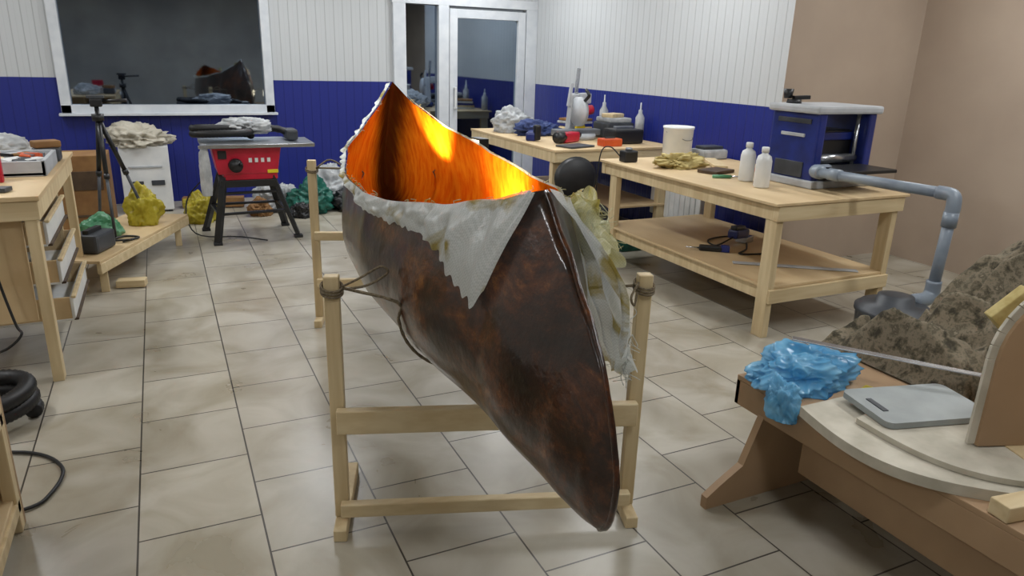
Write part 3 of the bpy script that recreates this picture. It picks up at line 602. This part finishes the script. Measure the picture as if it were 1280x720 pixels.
b.crumple((cx+.02,cy+.02,.90),(.42,.24,.13),'whitebag',5,amp=.35); b.box((cx+.40,cy+.02,.89),(.10,.22,.09),'dgray',bev=.02)
b.crumple((cx-.34,cy-.25,.42),(.10,.06,.44),'whitebag',15,amp=.2)
b.tube([(cx-.3,cy+.1,.56),(cx-.5,cy+.2,.3),(cx-.46,cy+.0,.05),(cx-.1,cy-.1,.015),(cx+.1,cy-.3,.015)],.006,'rubber')
b.done('table_saw')
for i,(x,y,d_,k) in enumerate([(1.32,7.6,(.44,.4,.32),'dgreen'),(1.0,7.8,(.4,.4,.28),'whitebag'),(1.75,7.55,(.4,.3,.24),'black'),(1.6,7.97,(.5,.3,.40),'whitebag'),(1.18,7.35,(.22,.18,.14),'black'),(.80,7.55,(.2,.2,.16),'card')]):
    b=B(); b.crumple((x,y,0),d_,k,21+i,amp=.4); b.done('rubbish_bag')
B().box((.40,8.1,.06),(.6,.12,.10),'card',rot=(0,0,-.2)).done('packing_carton')
# ---------------------------------------------------------------- near-left shelf unit
b=B(); X0,X1,Y0,Y1,h=-1.4,-.58,1.9,2.66,.78
b.box(((X0+X1)/2,Y1-.01,h/2),(X1-X0,.02,h),'mdf')
for x in (X1-.02,X0+.02):
    for y in (Y1-.045,Y0+.02): b.box((x,y,h/2),(.04,.05,h),'pine')
b.box(((X0+X1)/2,(Y0+Y1)/2,h+.011),(X1-X0+.02,Y1-Y0+.04,.022),'white') 
for z in (.12,.45): b.box(((X0+X1)/2,(Y0+Y1)/2,z),(X1-X0-.02,Y1-Y0-.04,.02),'ply'); b.box((X1-.015,(Y0+Y1)/2,z-.03),(.03,Y1-Y0-.06,.045),'pine')
b.done('shelf_unit')
pts=[]
for i in range(40):
    a=i/40*2*math.pi*2.3; r=.13+.015*math.sin(i*.7); pts.append((-.80+r*1.1*math.cos(a),3.50+r*math.sin(a),.036+.055*(i/17)))
B().tube(pts,.033,'rubber',seg=12,n=5,rough=.14).done('vacuum_hose')
B().tube([(-.88,3.25,.01),(-.62,3.15,.01),(-.50,2.98,.01),(-.52,2.8,.01),(-.6,2.72,.01),(-.9,2.7,.01)],.007,'rubber').done('power_cable')
# ---------------------------------------------------------------- right bench
b=B(); X0,X1,Y0,Y1,zt=1.92,2.68,-.6,1.93,.45
b.box(((X0+X1)/2,(Y0+Y1)/2,zt-.01),(X1-X0,Y1-Y0,.02),'mdf',bev=.003)
b.box((X0+.01,(Y0+Y1)/2,zt-.07),(.02,Y1-Y0,.10),'mdf',bev=.002); b.box(((X0+X1)/2,Y1-.01,zt-.07),(X1-X0,.02,.10),'mdf',bev=.002)
b.box((X0+.10,(Y0+Y1)/2-.1,.25),(.02,Y1-Y0-.35,.20),'mdf',bev=.002)
for yy in (1.80,-.3):
    poly=[(-.36,0),(-.36,.05),(-.30,.09),(-.2,.15),(-.13,.34),(.13,.34),(.2,.15),(.30,.09),(.36,.05),(.36,0)]
    Mx=Matrix.Translation((2.05,yy,0))@Matrix.Rotation(math.pi/2,4,'X'); b.prism(poly,.03,'mdf',Mx)
b.done('trestle_bench')
zt=.451
b=B(); b.crumple((2.07,1.78,zt),(.38,.28,.14),'bluebag',36,amp=.46,fr=1.7,sub=6,rotz=-.1,fine=.4); b.crumple((1.90,1.68,zt-.06),(.08,.12,.15),'bluebag',32,amp=.4,fr=2.5); b.crumple((2.22,1.86,zt),(.18,.10,.09),'bluebag',38,amp=.45,fr=2); b.done('blue_plastic_bag')
hx=[(2.47,.48),(2.55,.56),(2.66,.60),(2.85,.59),(3.0,.59),(3.15,.67),(3.31,.80),(3.5,.89),(3.8,.91)]
def rdg(p): return 1-min(1,abs(noise.noise(p))*3.2)
def camo_f(u,v):
    x=2.47+u*1.3; y=1.42+v*.62
    e=abs((v-.5)*2); e2=(max(0,1-e**5))**.5; eu=min(1,u/.05)*min(1,(1-u)/.03)
    base=.455 if x<2.69 else .0
    yy=y+ .06*noise.noise(Vector((x*3,y*3,1)))
    h=lerp_tab(hx,x)
    wx=x+.12*noise.noise(Vector((x*3,y*3,11))); wy=y+.12*noise.noise(Vector((x*3,y*3,17)))
    fold=rdg(Vector((wx*2.2+wy*2.6,(wy-wx)*.9,.5)))*.12+rdg(Vector((wx*1.2-wy*3.4,(wy+wx)*1.6,4.2)))*.09+rdg(Vector((wx*6,wy*5,7)))*.03-.09
    z=base+(h+fold-base)*e2*eu
    return Vector((x+.02*fold,yy,max(z,base+.003)))
b=B(); b.grid(camo_f,200,120,'camo'); b.done('camouflage_cloth')
b=B(); n_=24
poly=[(-.36,-.2)]+[(-.36+.72*i/n_, -.2-.16*math.sin(math.pi*i/n_)) for i in range(1,n_)]+[(.36,-.2),(.36,.10),(-.26,.10)]
b.prism(poly,.035,'foamw',Matrix.Translation((2.18,1.30,zt))@rot(-1.25)) 
b.prism([(x*.9+.04,y*.9) for x,y in poly],.018,'foamw',Matrix.Translation((2.25,1.26,zt+.037))@rot(-1.05)); b.done('foam_template')
b=B(); rr=.03; w2,h2=.20,.125; poly=[]
for cx_,cy_,a0 in ((w2-rr,h2-rr,0),(-w2+rr,h2-rr,90),(-w2+rr,-h2+rr,180),(w2-rr,-h2+rr,270)):
    for k in range(6): a=math.radians(a0+k*18); poly.append((cx_+rr*math.cos(a),cy_+rr*math.sin(a)))
Mx=Matrix.Translation((2.20,1.39,zt+.058))@rot(-.25); b.prism(poly,.02,'gboard',Mx)
b.box(Mx@Vector((-.15,0,.021)),(.02,.09,.004),'dgray',rot=(0,0,-.25)); b.done('cutting_board')
b=B(); b.bar((2.08,1.84,zt+.16),(2.56,1.30,zt+.13),.035,.006,'steel'); b.done('steel_ruler')
b=B(); b.box((2.21,1.60,zt+.012),(.13,.03,.02),'black',rot=(0,0,.3),bev=.006); b.box((2.23,1.605,zt+.018),(.08,.032,.016),'yplas',rot=(0,0,.3),bev=.005); b.done('utility_knife')
poly=[(0,0),(0,.28)]+[(.30-.30*math.cos(math.pi/2*k/10),.28+.26*math.sin(math.pi/2*k/10)) for k in range(1,11)]+[(.62,.54),(.62,0)]
b=B(); Mx=Matrix.Translation((2.15,1.17,zt+.06))@rot(-.35)@Matrix.Rotation(math.pi/2,4,'X'); b.prism(poly,.035,'mdf',Mx)
edge=[]
for x,y in poly[:12]: edge.append(Mx@Vector((x-.004,y+.002,.0175)))
for a,c in zip(edge,edge[1:]): b.bar(a,c,.040,.012,'foamw',up=Mx.to_3x3()@Vector((0,0,1)),bev=.001)
b.box((2.45,.985,zt+.03),(.5,.10,.058),'pineh',rot=(0,0,-.35)); b.box((2.60,1.25,zt+.1),(.10,.30,.18),'pineh',rot=(0,0,-.3)); b.done('bulkhead_panel')
b=B(); b.box((2.62,1.36,.79),(.17,.05,.15),'foam',rot=(0,.75,-.5),bev=.006)
for q in (-.045,.045): b.cyl((2.62+q*.7,1.32-q*.4,.79-q),(2.63+q*.7,1.36-q*.4,.79-q),.011,.011,'dark')
b.done('foam_block')
for i,(x,y,r_) in enumerate(((2.12,.90,.15),(2.3,.80,-.1))):
    B().box((x,y,zt+.025),(.4,.06,.048),'pineh',rot=(0,0,r_-.3)).done('wood_batten')
# ---------------------------------------------------------------- world + camera
w=bpy.data.worlds.new('world'); bpy.context.scene.world=w; w.use_nodes=True
w.node_tree.nodes['Background'].inputs[0].default_value=(.5,.55,.6,1); w.node_tree.nodes['Background'].inputs[1].default_value=.3
TH=math.radians(17.8); YW=math.radians(25.8); RR=.03
fwd=Vector((math.sin(YW)*math.cos(TH),math.cos(YW)*math.cos(TH),-math.sin(TH))); r0=Vector((math.cos(YW),-math.sin(YW),0)); u0=r0.cross(fwd)
r=r0*math.cos(RR)+u0*math.sin(RR); u=-r0*math.sin(RR)+u0*math.cos(RR)
cam=bpy.data.cameras.new('camera'); cam.lens=36*900/1280; cam.sensor_width=36; cam.clip_start=.05
co=bpy.data.objects.new('camera',cam); co.matrix_world=Matrix.Translation((0,0,1.6))@Matrix((r,u,-fwd)).transposed().to_4x4(); COL.objects.link(co)
bpy.context.scene.camera=co
bpy.context.scene.view_settings.view_transform='Standard'
